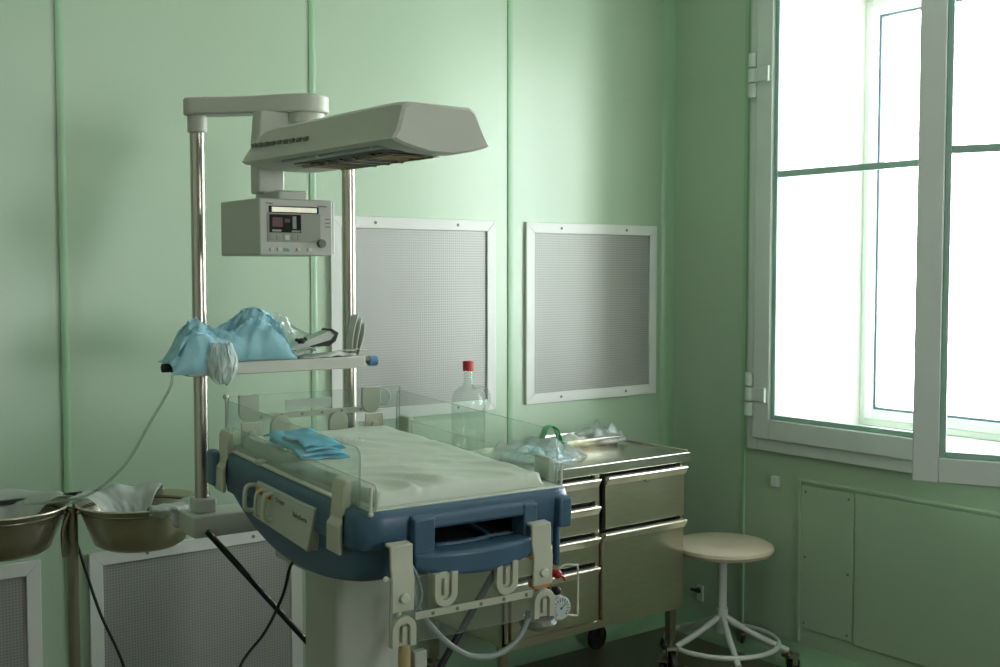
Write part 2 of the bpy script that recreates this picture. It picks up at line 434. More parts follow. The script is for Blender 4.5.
# ------------------------------------------------------------------ steel cabinet
def castor(parent, x, y, T=None, r=.05, ztop=.14, turn=0., fork='steeld'):
    """swivel castor: fork with wheel under it"""
    off = Vector((math.cos(turn), math.sin(turn), 0)) * .028
    n = Vector((-math.sin(turn), math.cos(turn), 0))
    c = Vector((x, y, r)) + off
    g = G()
    g.cyl((x, y, ztop - .03), (x, y, ztop), .012)
    g.box((x + off.x * .4, y + off.y * .4, r * 2 + .012), (.055, .046, .012), Matrix.Rotation(turn, 3, 'Z'))
    for sgn in (-1, 1):
        p = c + n * .019 * sgn
        g.box((p.x - off.x * .3, p.y - off.y * .3, (r + r * 2 + .01) / 2), (.028, .003, r + .012), Matrix.Rotation(turn, 3, 'Z'))
    f = g.done('castor', fork, parent, T)
    g = G()
    g.cyl(c - n * .013, c + n * .013, r, seg=28)
    w = g.done('wheel', 'rubber', f, T, bevel=.004)
    return f
cx0, cx1, cy0, cy1 = 2.41, 3.305, 3.135, 3.60
cab = thing('medical_cabinet', 'stainless steel drawer cabinet on castors against the green back wall', 'cabinet', ((cx0 + cx1) / 2, (cy0 + cy1) / 2, 0))
T = Matrix.Translation(-Vector(cab.location))
g = G()
g.bb(cx0, cx0 + .012, cy0, cy1, .285, .85).bb(cx1 - .012, cx1, cy0, cy1, .285, .85)
g.bb(cx0, cx1, cy1 - .01, cy1, .285, .85).bb(cx0, cx1, cy0 + .02, cy1, .285, .3)
g.bb(2.848, 2.868, cy0 + .004, cy1, .285, .85)
g.bb(cx0, cx0 + .028, cy0, cy0 + .02, .285, .85)
g.bb(cx0, cx1, cy0, cy0 + .02, .268, .298)
g.done('carcass', 'steel', cab, T, bevel=.001)
G().bb(cx0 + .014, cx1 - .014, cy0 + .022, cy0 + .03, .3, .85).done('painted_gap_shade', 'dark', cab, T)  # black sheet painting the shade in the gaps between the fronts
# worktop with raised back and side lip
g = G().bb(cx0 - .03, cx1 + .03, cy0 - .018, cy1 + .03, .852, .89)
g.bb(cx0 - .03, cx1 + .03, cy1 + .018, cy1 + .03, .89, .902)
g.bb(cx1 + .022, cx1 + .03, cy0 + .0, cy1 + .03, .89, .897)
g.done('worktop', 'steelh', cab, T, bevel=.003)
def front(name, x0, x1, z0, z1):
    g = G().bb(x0, x1, cy0 - .012, cy0 + .01, z0, z1)
    o = g.done(name, 'steel', cab, T, bevel=.0015)
    g = G().prism([(cy0 - .012, z1 - .030), (cy0 - .017, z1 - .030), (cy0 - .032, z1 - .004), (cy0 - .030, z1 + .001), (cy0 - .008, z1 + .001), (cy0 - .012, z1 - .004)], 'x', x0 - .001, x1 + .001)
    g.done('handle', 'lip', o, T)
    return o
for z0, z1 in ((.754, .836), (.638, .735), (.526, .620), (.305, .508)): front('drawer', cx0 + .032, 2.845, z0, z1)
up = front('door', 2.886, cx1 - .002, .642, .836)
g = G().cyl((3.094, cy0 - .018, .808), (3.094, cy0 - .01, .808), .011, seg=18).done('lock', 'knobg', up, T)
front('door', 2.872, cx1 - .004, .298, .626)
for x, y in ((cx0 + .016, cy0 + .02), (cx1 - .04, cy0 + .02), (cx0 + .016, cy1 - .02), (cx1 - .03, cy1 - .02)):
    g = G().bb(x - .015, x + .015, y - .015, y + .015, .135, .29); g.done('leg', 'steeld', cab, T, bevel=.002)
castor(cab, cx0 + .016, cy0 + .02, T, .052, .135, R(200)); castor(cab, cx1 - .04, cy0 + .02, T, .052, .135, R(-120))
castor(cab, cx0 + .016, cy1 - .02, T, .052, .135, R(180)); castor(cab, cx1 - .03, cy1 - .03, T, .052, .135, R(190))

# things on the cabinet
ZT = .8905
bx_, by_ = 2.53, 3.50
r = thing('spirit_bottle', 'large clear glass handled bottle with red screw cap on the cabinet', 'bottle', (bx_, by_, ZT))
g = G().lathe([(0, .004), (.056, .004), (.063, .012), (.064, .06), (.064, .215), (.062, .235), (.054, .255), (.038, .270), (.023, .279), (.018, .290), (.0165, .345), (.0175, .35), (.0175, .358)], seg=36)
g.done('body', 'bottle', r)
g = G().lathe([(0, .006), (.051, .006), (.0565, .014), (.0575, .1), (0, .1)], seg=32); g.done('liquid', 'bottle', r)
g = G().lathe([(.0, .372), (.0195, .372), (.021, .368), (.021, .335), (.0185, .335)], seg=24); g.done('cap', 'redcap', r)
g = G().tube([(.015, 0, .272), (.045, 0, .272), (.074, 0, .255), (.078, 0, .215), (.060, 0, .18)], .008, smooth=6); g.done('handle', 'bottle', r, Matrix.Rotation(R(-25), 4, 'Z'))
r = thing('instrument_tray', 'shiny metal instrument tray with rim on the cabinet top', 'tray', (3.09, 3.50, ZT), R(-1))
def tray_mesh(w, d, h, t=.0015):
    g = G(); o = rrect(-w / 2, w / 2, -d / 2, d / 2, .02); i = rrect(-w / 2 + .012, w / 2 - .012, -d / 2 + .012, d / 2 - .012, .015)
    f = rrect(-w / 2 - .012, w / 2 + .012, -d / 2 - .012, d / 2 + .012, .025)
    g.loft([[(x, y, .001) for x, y in i], [(x, y, h) for x, y in o], [(x, y, h) for x, y in f], [(x, y, h - .004) for x, y in f]], cap=False)
    V = [g.bm.verts.new((x, y, .001)) for x, y in i]; g.bm.faces.new(V)
    return g
tray_mesh(.31, .17, .04).done('pan', 'steelh', r, solid=.0015)
def crumple(w, d, h, seed, nx=40, ny=30, folds=9., edge=.25, amp=.5, ragged=.12):
    """a rumpled sheet: low at its edges, ridged in the middle"""
    def fn(u, v):
        a = u * 2 - 1; b = v * 2 - 1
        k = 1 + ragged * (noise.noise(Vector((math.atan2(b, a) * 1.6, seed, 0))))
        x = a * math.sqrt(max(0, 1 - b * b * .35)) * w / 2 * k; y = b * math.sqrt(max(0, 1 - a * a * .35)) * d / 2 * k
        env = (max(0., 1 - abs(a) ** 3) * max(0., 1 - abs(b) ** 3)) ** .7
        n = abs(noise.noise(Vector((x * folds, y * folds * 1.3, seed)))) * 2
        n2 = abs(noise.noise(Vector((x * folds * 2.7 + 5, y * folds * 2.4, seed + 3))))
        return (x, y, .002 + h * env * (1 - amp + amp * n + .35 * amp * n2))
    g = G(); g.grid(nx, ny, fn); return g
r = crumple(.20, .20, .072, 4.2, folds=19, amp=.5).done('plastic_bag', 'bag', solid=.0006)
r.location = (3.20, 3.50, ZT + .012); r.rotation_euler.z = R(6); tag(r, 'crinkled clear plastic bag over the right end of the metal tray', 'plastic bag')
r = crumple(.36, .34, .058, 9.1, folds=17, amp=.6).done('plastic_bag', 'bag', solid=.0006)
r.location = (2.76, 3.38, ZT + .001); r.rotation_euler.z = R(10); tag(r, 'crumpled clear plastic bag on the cabinet between bottle and tray', 'plastic bag')
r = crumple(.27, .22, .045, 2.4, folds=12).done('disposable_cap', 'gown', solid=.001)
r.location = (2.76, 3.37, ZT + .001); tag(r, 'pale blue folded disposable cloth inside plastic on the cabinet', 'cloth')
r = crumple(.2, .14, .035, 7.7, folds=14).done('paper_wrap', 'paper', solid=.001)
r.location = (3.05, 3.52, ZT + .008); tag(r, 'crumpled white paper wrap lying in the metal tray', 'paper')
g = G()
pts = [(-.05, .0, .006), (-.055, 0, .06), (-.035, 0, .098), (-.01, 0, .106), (.015, -.002, .09), (.028, -.008, .05), (.03, -.01, .004)]
P_ = []
for k in range(25):
    t = k / 24 * (len(pts) - 1); i = min(int(t), len(pts) - 2); f = t - i
    P_.append(Vector(pts[i]).lerp(Vector(pts[i + 1]), f))
g.grid(25, 2, lambda u, v: (P_[int(round(u * 24))].x, P_[int(round(u * 24))].y + (v - .5) * .034, P_[int(round(u * 24))].z))
r = g.done('rubber_strap', 'green', solid=.002); r.location = (2.895, 3.44, ZT); tag(r, 'bright green rubber strap arching up beside the metal tray', 'strap')

# ------------------------------------------------------------------ stool
sx, sy = 3.505, 3.10
st = thing('round_stool', 'round beige padded stool with white pole and foot ring by the wall', 'stool', (sx, sy, 0))
G().lathe([(0, .465), (.17, .466), (.196, .474), (.203, .487), (.199, .499), (.185, .507), (.1, .511), (0, .512)], seg=48).done('seat', 'seat', st)
G().lathe([(0, .455), (.09, .455), (.095, .466), (0, .466)]).done('seat_plate', 'stoolw', st)
G().cyl((0, 0, .17), (0, 0, .46), .0185).cyl((0, 0, .14), (0, 0, .24), .024).done('pole', 'stoolw', st)
pts = [(.225 * math.cos(2 * PI * k / 40), .225 * math.sin(2 * PI * k / 40), .108) for k in range(40)]
G().tube(pts, .010, smooth=1, closed=True).done('foot_ring', 'stoolw', st)
for k in range(5):
    a = R(72 * k + 20); d = Vector((math.cos(a), math.sin(a), 0))
    g = G().tube([d * .015 + Vector((0, 0, .205)), d * .12 + Vector((0, 0, .145)), d * .262 + Vector((0, 0, .085))], .0125)
    lg = g.done('leg', 'stoolw', st)
    e = d * .262
    castor(st, e.x, e.y, None, .027, .088, a + .8)

# ------------------------------------------------------------------ basin stand with two steel basins
px_, py_ = 1.0, 3.30
bR = Vector((1.172, 3.235, 0)); bL = Vector((.83, 3.365, 0))
bs = thing('basin_stand', 'steel double basin stand with round post between the two bowls', 'stand', (px_, py_, 0))
T = Matrix.Translation(-Vector(bs.location))
G().cyl((px_, py_, .10), (px_, py_, .93), .0165).cyl((px_, py_, .10), (px_, py_, .2), .022).done('post', 'steeld', bs, T)
for c in (bR, bL):
    pts = [(c.x + .158 * math.cos(2 * PI * k / 36), c.y + .158 * math.sin(2 * PI * k / 36), .923) for k in range(36)]
    g = G().tube(pts, .005, smooth=1, closed=True)
    dd = (c - Vector((px_, py_, 0))).normalized()
    g.cyl((px_, py_, .91), (c.x - dd.x * .155, c.y - dd.y * .155, .923), .008)
    g.done('ring_holder', 'steeld', bs, T)
G().tube([(px_ - .028, py_ - .02, .80), (px_ - .030, py_ - .02, .87), (px_ - .014, py_ - .016, .915), (px_ - .004, py_, .9)], .007).done('hook', 'steeld', bs, T)
G().bb(.72, 1.24, 3.462, 3.476, .930, .942).cyl((px_, py_, .92), (px_, 3.47, .935), .006).done('cross_bar', 'cable', bs, T)
for k in range(5):
    a = R(72 * k + 15)
    G().tube([(px_, py_, .14), (px_ + .12 * math.cos(a), py_ + .12 * math.sin(a), .11), (px_ + .27 * math.cos(a), py_ + .27 * math.sin(a), .095)], .012).done('base_leg', 'steeld', bs, T)
    castor(bs, px_ + .25 * math.cos(a), py_ + .25 * math.sin(a), T, .03, .1, a)
def bowl_mesh(): 
    return G().lathe([(0, 0), (.105, 0), (.125, .012), (.148, .07), (.166, .124), (.172, .128), (.176, .125)], seg=56)
for c, lab in ((bR, 'right steel basin on the stand, holding crumpled gauze, beside the warmer pole'), (bL, 'left steel basin on the stand, cut by the left edge of the picture')):
    r = bowl_mesh().done('steel_basin', 'bowl', solid=.0018)
    r.location = (c.x, c.y, .815); tag(r, lab, 'basin', 'basins of the double stand')
def liner(seed, c, label, ang, drape):
    """thin film lying over part of a bowl's rim and hanging a little outside it"""
    def fn(u, v):
        a = ang + (u - .5) * 2 * drape
        t = v
        n = noise.noise(Vector((u * 6, t * 4, seed))); n2 = noise.noise(Vector((u * 16, t * 6, seed + 8)))
        rr = .06 + .125 * min(t / .62, 1)
        if t < .62: z = .07 + .072 * math.sin(min(t / .62, 1) * PI / 2) + .014 * n + .005 * n2
        else:
            k = (t - .62) / .38; rr = .185 + .006 * math.sin(k * 5) + .004 * n2; z = .141 + .008 * n * (1 - k) - (.055 + .05 * abs(n)) * k * (.35 + .65 * math.sin(PI * u))
            z += .004 * n2
        rr += .006 * n2 * (t > .2)
        return (rr * math.cos(a), rr * math.sin(a), z)
    g = G(); g.grid(44, 26, fn)
    r = g.done('gauze_cloth', 'gauze', solid=.001); r.location = (c.x, c.y, .815)
    return tag(r, label, 'gauze')
liner(1.3, bR, 'thin white gauze hanging over the right rim of the right basin', R(-52), R(50))
liner(5.1, bR, 'thin white gauze bunched on the far left rim of the right basin', R(102), R(54))
liner(8.6, bL, 'thin white gauze heaped across the left basin', R(75), R(80))
# clear tube from the shelf to the basin
g = G().tube([(1.118, 2.835, 1.335), (1.112, 2.84, 1.30), (1.09, 2.93, 1.2), (1.05, 3.0, 1.09), (.99, 3.08, 1.01), (.93, 3.2, .972), (.87, 3.29, .962)], .004, smooth=6)
r = g.done('plastic_tube', 'tube'); tag(r, 'thin clear plastic tube sagging from the shelf down to the left basin', 'tube')

# ------------------------------------------------------------------ infant warmer
UO = Vector((1.453, 2.019, 0)); UY = R(-3)
iw = thing('infant_warmer', 'infant radiant warmer with blue tub, clear side panels and overhead heater', 'infant warmer', UO, UY)
Uinv = (Matrix.Translation(UO) @ Matrix.Rotation(UY, 4, 'Z')).inverted()          # world -> warmer
TT = Matrix.Translation((0, 0, 1.1)) @ Matrix.Rotation(R(2.4), 4, 'X')            # tilted bed -> warmer

# tub
def zb(y): return -.197 + (.40 if y < .36 else .62) * (y - .36) ** 2
def ring(x, y0, y1, r, z): return [(a, b, z if z is not None else zb(b)) for a, b in rrect(-x, x, y0, y1, r, 7)]
def dens(pts, m=6):
    out = []
    for i, p in enumerate(pts):
        q = pts[(i + 1) % len(pts)]; L = (Vector(q) - Vector(p)).length; n = max(1, int(L / .05))
        out += [tuple(Vector(p).lerp(Vector(q), k / n)) for k in range(n)]
    return out
def tring(x, y0, y1, r, z):
    base = dens([(a, b, 0) for a, b in rrect(-.27, .27, -.04, .80, .055, 7)])
    cx, cy, hx, hy = 0, .38, .27, .42
    out = []
    for a, b, _ in base:
        sx_, sy_ = x / hx, ((y1 - y0) / 2) / hy
        X, Y = a * sx_, (b - cy) * sy_ + (y0 + y1) / 2
        out.append((X, Y, z if z is not None else zb(Y)))
    return out
g = G().loft([tring(.262, -.03, .79, 0, .008), tring(.270, -.038, .80, 0, .004), tring(.273, -.042, .803, 0, -.008), tring(.273, -.042, .803, 0, -.068), tring(.268, -.037, .80, 0, -.076),
              tring(.258, -.026, .79, 0, -.080), tring(.255, -.022, .786, 0, -.1), [(a, b, zb(b) + .022) for a, b, _ in tring(.252, -.018, .78, 0, 0)],
              [(a, b, zb(b) + .004) for a, b, _ in tring(.244, -.010, .772, 0, 0)], [(a, b, zb(b)) for a, b, _ in tring(.225, .008, .75, 0, 0)]])
cut = G().bb(-.117, .111, -.1, .30, -.078, -.032)
tub = g.done('tub', 'blue', iw, TT, cut=cut, sharp=50)
tub['label'] = 'deep blue plastic tub carrying the mattress'
# front bumper handle
def bow(x): return -.068 - .034 * max(0, 1 - (x / .16) ** 2)
xs = [-.166 + .312 * k / 24 for k in range(25)]
g = G()
rings = []
for x in xs:
    y = bow(x - -.01)
    dz = -.018 * max(0, 1 - ((x + .01) / .156) ** 2)
    rings.append([(x, -.036, -.078), (x, y + .006, -.078), (x, y, -.083), (x, y, -.108 + dz), (x, y + .006, -.114 + dz), (x, -.03, -.112 + dz * .5)])
g.loft(rings)
rings = [[(x, -.036, -.034), (x, -.056, -.034), (x, -.062, -.03), (x, -.06, -.010), (x, -.05, -.004), (x, -.036, -.004)] for x in xs]
g.loft(rings)
for a, b in ((-.166, -.117), (.111, .146)):
    g.bb(a, b, -.066, -.036, -.11, -.008)
g.done('front_handle', 'blue', iw, TT, bevel=.005, seg=3)
G().tube([(-.112, .08, -.058), (-.108, -.02, -.074), (-.08, -.045, -.075), (0.0, -.048, -.074), (.035, -.03, -.07), (.02, .08, -.056)], .0055, smooth=6).done('drawer_pull', 'blue', iw, TT)
G().bb(.212, .246, -.062, -.02, -.074, -.006).bb(.214, .226, -.05, -.03, -.165, -.07).done('corner_bumper', 'blue', iw, TT, bevel=.012, seg=4)
G().bb(-.292, -.262, .742, .80, -.088, .004).done('corner_bumper', 'blue', iw, TT, bevel=.01, seg=4)
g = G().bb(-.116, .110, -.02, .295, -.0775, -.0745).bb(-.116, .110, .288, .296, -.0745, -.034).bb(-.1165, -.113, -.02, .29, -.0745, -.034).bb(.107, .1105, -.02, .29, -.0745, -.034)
g.done('cavity_shade_liner', 'rubber', iw, TT)  # black liner added to keep the lit tub cavity dark, as if shaded
# side label panel, pull handles
lp = G().prism([(.172, -.022), (.49, -.022), (.522, -.112), (.206, -.126)], 'x', -.280, -.25).done('label_panel', 'beige', iw, TT, bevel=.003)
def sideT(y, z): return TT @ Matrix.Translation((-.2804, y, z)) @ Matrix.Rotation(R(-90), 4, 'Z') @ Matrix.Rotation(R(90), 4, 'X')
text('Dräger', .017, 'lettering', 'ink', lp, sideT(.375, -.048))
text('Babytherm', .017, 'lettering', 'ink', lp, sideT(.282, -.062))
for y in (.395, .44, .505):
    g = G().tube([(-.276, y, -.035), (-.292, y, -.034), (-.302, y, -.045), (-.302, y + .004, -.085), (-.292, y + .005, -.096), (-.276, y + .005, -.096)], .0055 if y != .44 else .004, smooth=5)
    g.done('pull_handle', 'btn', lp, TT)
for a, b in ((.455, .485), (.405, .42)): G().bb(-.2845, -.279, a, b, -.05, -.033).done('warning_mark', 'orange', lp, TT, bevel=.001)
# mattress tray and mattress
G().bb(-.246, .246, -.02, .765, .004, .012).done('mattress_tray', 'cream', iw, TT, bevel=.003)
for a, b in ((-.262, -.249), (.249, .262)): G().bb(a, b, .10, .70, .008, .0145).done('panel_rail', 'lip', iw, TT, bevel=.002)
G().bb(-.268, -.244, .505, .535, .008, .022).done('latch', 'btn', iw, TT, bevel=.004)
def mattress():
    g = G()
    x0, x1, y0, y1, z0, h = -.222, .205, -.005, .735, .0125, .028
    nx, ny = 60, 90
    def top(u, v):
        x = x0 + (x1 - x0) * u; y = y0 + (y1 - y0) * v
        d = min(u * (x1 - x0), (1 - u) * (x1 - x0), v * (y1 - y0), (1 - v) * (y1 - y0))
        rim = math.sqrt(max(0, 1 - (1 - min(d / .009, 1)) ** 2))
        w = noise.noise(Vector((x * 6, y * 4, 1.2)))
        ph = (x * .8 + y * 1.1 + .10 * w) * 52
        fold = max(0, math.sin(ph)) ** 3 * max(0, noise.noise(Vector((x * 5 + 3, y * 5, 7))) + .35)
        fine = noise.noise(Vector((x * 30, y * 30, 2)))
        return (x + .003 * noise.noise(Vector((y * 25, 0, 3))) * (1 - rim), y, z0 + h * (.25 + .75 * rim) + (.024 * fold * min(1, d / .04) + .003 * w + .0022 * fine) * rim)
    V = g.grid(nx, ny, top)
    edge = [V[0][i] for i in range(nx)] + [V[j][nx - 1] for j in range(1, ny)] + [V[ny - 1][i] for i in range(nx - 2, -1, -1)] + [V[j][0] for j in range(ny - 2, 0, -1)]
    low = [g.bm.verts.new((v.co.x, v.co.y, z0)) for v in edge]
    n = len(edge)
    for k in range(n): g.bm.faces.new((edge[k], edge[(k + 1) % n], low[(k + 1) % n], low[k]))
    g.bm.faces.new(low)
    return g
mt = mattress().done('mattress', 'sheet', iw, TT, sharp=70)
mt['label'] = 'wrinkled white covered mattress'
# clear panels
def panel(poly, axis, a, b, name, label=None, r=0):
    g = G(); g.prism(poly, axis, a, b)
    bm = g.bm; bm.faces.ensure_lookup_table()
    for f in bm.faces: f.material_index = 0
    ai = 'xyz'.index(axis)
    bm.normal_update()
    for f in bm.faces:
        if abs(f.normal[ai]) < .5: f.material_index = 1
    o = g.done(name, ['acryl', 'acryledge'], iw, TT)
    if label: o['label'] = label
    return o
def rounded(y0, y1, z0, z1, r0, r1):
    out = [(y0, z0), (y1, z0)]
    for cx, s_, a0, r in ((y1 - r1, 1, 0, r1), (y0 + r0, 1, 90, r0)):
        for k in range(6):
            a = R(a0 + 90 * k / 5); out.append((cx + r * math.cos(a), z1 - r + r * math.sin(a)))
    return out
panel(rounded(.02, .755, .012, .134, .02, .008), 'x', -.2525, -.2475, 'side_panel')
panel(rounded(.005, .755, .012, .134, .006, .02), 'x', .2475, .2525, 'side_panel')
panel(rounded(-.034, .74, .012, .066, .012, .004), 'x', -.243, -.239, 'inner_panel')
panel(rounded(-.010, .74, .012, .060, .012, .004), 'x', .239, .243, 'inner_panel')
panel(rounded(-.246, .262, .012, .143, .006, .006), 'y', .758, .763, 'head_panel')
panel([(-.232, -.258), (.175, -.258), (.175, -.120), (-.232, -.120)], 'y', -.0855, -.0805, 'foot_panel')
# uprights at the corners of the panels
for x, y0 in ((-.2505, -.03), (.2505, -.012)):
    G().cyl((x, y0, .004), (x, y0, .062), .0035).ball((x, y0, .006), .006).done('panel_pin', 'btn', iw, TT)
G().cyl((-.2505, .765, .143), (-.2505, .765, .06), .003).ball((-.25, .768, .142), .008).ball((-.258, .745, .146), .006).done('panel_pin', 'btn', iw, TT)
# side clips
def clip_side(sgn, y):
    g = G()
    P = [(.256, .062), (.268, .062), (.274, .05), (.276, -.02), (.286, -.032), (.286, -.092), (.276, -.094), (.275, -.05), (.274, -.012), (.256, .012)]
    g.prism([(sgn * a, b) for a, b in P], 'y', y - .029, y + .029)
    return g.done('panel_clip', 'beige2', iw, TT, bevel=.003)
for sgn in (-1, 1):
    for y in (.072, .725): clip_side(sgn, y)
# U-shaped tube holders and knobbed clips, used on head and foot panels
def u_holder(cx, ztop, y, down=True, flip=1, w=.056, h=.072, parent=None):
    """stadium-ended plate with a raised U rim; the round end points down (or up)"""
    r = w / 2; s_ = -1 if down else 1
    def out(rr, hh, n=14):
        pts = []
        for k in range(n + 1):
            a = PI * k / n
            pts.append((cx + rr * math.cos(a), ztop + s_ * (hh - r + rr * math.sin(a))))
        return pts
    g = G()
    O = out(r, h); O = [(cx + r, ztop)] + O + [(cx - r, ztop)]
    g.prism(O, 'y', y, y + flip * .004)
    I = out(r * .48, h)
    I = [(cx + r * .48, ztop)] + I + [(cx - r * .48, ztop)]
    poly = O + I[::-1]
    n = len(O)
    A = [g.bm.verts.new((p[0], y + flip * .004, p[1])) for p in O]; B = [g.bm.verts.new((p[0], y + flip * .004, p[1])) for p in I]
    A2 = [g.bm.verts.new((p[0], y + flip * .013, p[1])) for p in O]; B2 = [g.bm.verts.new((p[0], y + flip * .013, p[1])) for p in I]
    for k in range(n - 1):
        g.bm.faces.new((A2[k], A2[k + 1], B2[k + 1], B2[k])); g.bm.faces.new((A[k], A[k + 1], A2[k + 1], A2[k]))
        g.bm.faces.new((B[k], B[k + 1], B2[k + 1], B2[k])); g.bm.faces.new((A[k], A[k + 1], B[k + 1], B[k]))
    for k in (0, n - 1): g.bm.faces.new((A[k], A2[k], B2[k], B[k]))
    g.box((cx, y + flip * .008, ztop + s_ * h * .42), (.010, .010, h * .5))
    return g.done('tube_holder', 'beige2', iw, TT, bevel=.0012)
def ruler(x0, x1, z, y, name='holder_strip'):
    g = G().bb(x0, x1, y - .004, y, z - .008, z + .008)
    o = g.done(name, 'beige2', iw, TT, bevel=.001)
    n = int((x1 - x0) / .052)
    for k in range(n):
        x = x0 + (k + .7) * (x1 - x0) / n
        G().cyl((x, y - .0055, z), (x, y - .003, z), .004, seg=10).done('hole_mark', 'knobg', o, TT)
    return o
FY = -.0860
for cx in (-.108, .046): u_holder(cx, -.118, FY - .0005, True, -1)
for cx in (-.206, .148): u_holder(cx, -.258, FY - .0005, False, -1, h=.064)
ruler(-.178, .118, -.200, FY - .004)
def clip_end(cx, y, sg, z0=-.047, knobz=-.155):
    """bent hook-on clip with a round knob; sg -1 faces the foot end"""
    g = G()
    P = [(y - sg * .022, z0), (y + sg * .004, z0 - .002), (y + sg * .006, z0 - .045), (y + sg * .014, z0 - .072), (y + sg * .014, z0 - .137), (y + sg * .008, z0 - .137), (y + sg * .007, z0 - .074), (y - sg * .001, z0 - .046), (y - sg * .004, z0 - .008), (y - sg * .022, z0 - .008)]
    g.prism(P, 'x', cx - .0255, cx + .0255)
    o = g.done('panel_clip', 'beige2', iw, TT, bevel=.002)
    G().cyl((cx, y + sg * .013, knobz), (cx, y + sg * .023, knobz), .010, seg=20).done('knob', 'btn', o, TT, bevel=.002)
    return o
for cx in (-.209, .142): clip_end(cx, -.084, -1)
G().ball((-.243, -.085, -.115), .006).done('clip_screw', 'btn', iw, TT)
G().tube([(-.182, -.07, -.09), (-.166, -.075, -.12), (-.152, -.074, -.165), (-.166, -.07, -.20)], .0035).done('tie_cord', 'hose', iw, TT)
# head panel: same fittings seen through the clear sheet
HY = .766
for cx in (-.185, .176): u_holder(cx, .143, HY, True, 1)
for cx in (-.096, .075): u_holder(cx, .010, HY, False, 1)
ruler(-.19, .165, .081, HY + .016)
G().bb(-.083, .052, HY + .001, HY + .003, .098, .124).done('white_label', 'paper', iw, TT)
for cx in (-.185, .178):
    g = G().bb(cx - .029, cx + .029, .752, .757, .006, .072)
    o = g.done('panel_clip', 'beige2', iw, TT, bevel=.002)
    G().cyl((cx, .744, .04), (cx, .753, .04), .011, seg=20).done('knob', 'btn', o, TT, bevel=.002)
G().cyl((.22, .775, .112), (.22, .80, .112), .024, seg=28).cyl((.22, .80, .112), (.22, .806, .112), .012).done('round_clamp', 'bagw', iw, TT, bevel=.003)

# column, base, cross beam, poles
g = G()
g.loft([[(x, y, z) for x, y in rrect(-.085, .105, .46, .66, .02)] for z in (.16, .30, .93)])
col = g.done('column', 'beige', iw)
G().tube([(.078, .456, .78), (.078, .450, .775), (.078, .450, .66), (.078, .456, .655)], .006).done('slot_grip', 'beige', col)
G().bb(-.30, .245, .872, .995, .885, .945).bb(-.28, -.225, .90, .965, .945, .985).bb(.168, .222, .90, .965, .945, .985).bb(-.06, .08, .60, .90, .80, .93).done('cross_beam', 'beige', iw, bevel=.006, seg=3)
for x, zt_ in ((-.255, 2.0), (.195, 2.0)):
    pl = G().cyl((x, .932, .95), (x, .932, zt_), .0195, seg=28).done('pole', 'chrome', iw)
# under frame with castors (below the picture)
g = G()
for sx_ in (-1, 1):
    g.bb(sx_ * .30 - .03, sx_ * .30 + .03, .02, 1.0, .12, .17)
g.bb(-.30, .30, .50, .62, .12, .18)
g.done('base_frame', 'beige', iw, bevel=.008)
for sx_ in (-1, 1):
    for y in (.05, .97): castor(iw, sx_ * .30, y, None, .05, .12, R(90))
for p0, p1, nm in (((-.262, .875, .888), (-.07, .672, .655), 0), ((.222, .22, .905), (-.02, .30, .64), 1)): pass
# black stays
G().cyl((-.268, .862, .905), (.06, .855, .50), .0085, seg=12).done('black_stay', 'cable', iw)
G().cyl((.235, .2, .90), (-.07, .2, .50), .0085, seg=12).cyl((.235, .2, .90), (.235, .2, .96), .015, seg=12).done('black_stay', 'cable', iw)
G().bb(.15, .25, .12, .22, .925, .98).done('stay_mount', 'rubber', iw, bevel=.005)
# small pieces below the foot panel
G().cyl((-.145, .02, .02), (-.145, .02, .83), .013).done('tan_tube', 'tan', iw)
G().box((-.109, .02, .62), (.030, .02, .33)).done('white_bracket', 'beige', iw, bevel=.003)

# shelf
g = G().bb(-.335, .178, .80, .905, 1.327, 1.360)
g.done('shelf', 'beige', iw, bevel=.003)
G().cyl((-.362, .85, 1.349), (-.340, .85, 1.349), .010, seg=20).done('rail_collar', 'beige', iw, bevel=.002)
rl = G().cyl((-.362, .85, 1.345), (.225, .85, 1.345), .0095).done('shelf_rail', 'steeld', iw)
G().cyl((.212, .85, 1.342), (.240, .85, 1.342), .0150, seg=20).done('end_cap', 'blueknob', rl, bevel=.003)
G().cyl((-.388, .85, 1.349), (-.360, .85, 1.349), .0115, seg=20).done('end_cap', 'rubber', rl, bevel=.003)

# overhead arm, in world coordinates brought into the warmer's frame
g = G()
W_ = Matrix.Identity(4)
LPw = Vector((1.247, 2.961, 0)); SW = Vector((1.458, 2.745, 0))
# arm outline in plan: capsule that widens to the swivel
def plan(z):
    d = (SW - LPw).normalized(); n = Vector((-d.y, d.x, 0)); pts = []
    for k in range(13):
        a = PI / 2 + PI * k / 12; pts.append(LPw + (d * math.cos(a) + n * math.sin(a)) * .036)
    for t, w in ((.35, .030), (.55, .034), (.75, .05)): pts.append(LPw.lerp(SW, t) - n * w)
    for k in range(17):
        a = -PI / 2 + PI * k / 16; pts.append(SW + (d * math.cos(a) + n * math.sin(a)) * .060)
    for t, w in ((.75, .05), (.55, .034), (.35, .030)): pts.append(LPw.lerp(SW, t) + n * w)
    return [(p.x, p.y, z) for p in pts]
g.loft([plan(2.014), plan(2.060)])
g.cyl((LPw.x, LPw.y, 1.968), (LPw.x, LPw.y, 2.016), .026, seg=28)
arm = g.done('swivel_arm', 'beige', iw, Uinv, bevel=.006, seg=3)
G().cyl((SW.x, SW.y, 1.985), (SW.x, SW.y, 2.016), .048, seg=28).cyl((SW.x, SW.y, 1.95), (SW.x, SW.y, 1.99), .036, seg=28).done('swivel_joint', 'beige', iw, Uinv, bevel=.004)
for p in ((1.262, 2.93), (1.43, 2.80), (1.475, 2.76)): G().cyl((p[0], p[1], 2.058), (p[0], p[1], 2.064), .004, seg=10).done('arm_screw', 'btn', arm, Uinv)

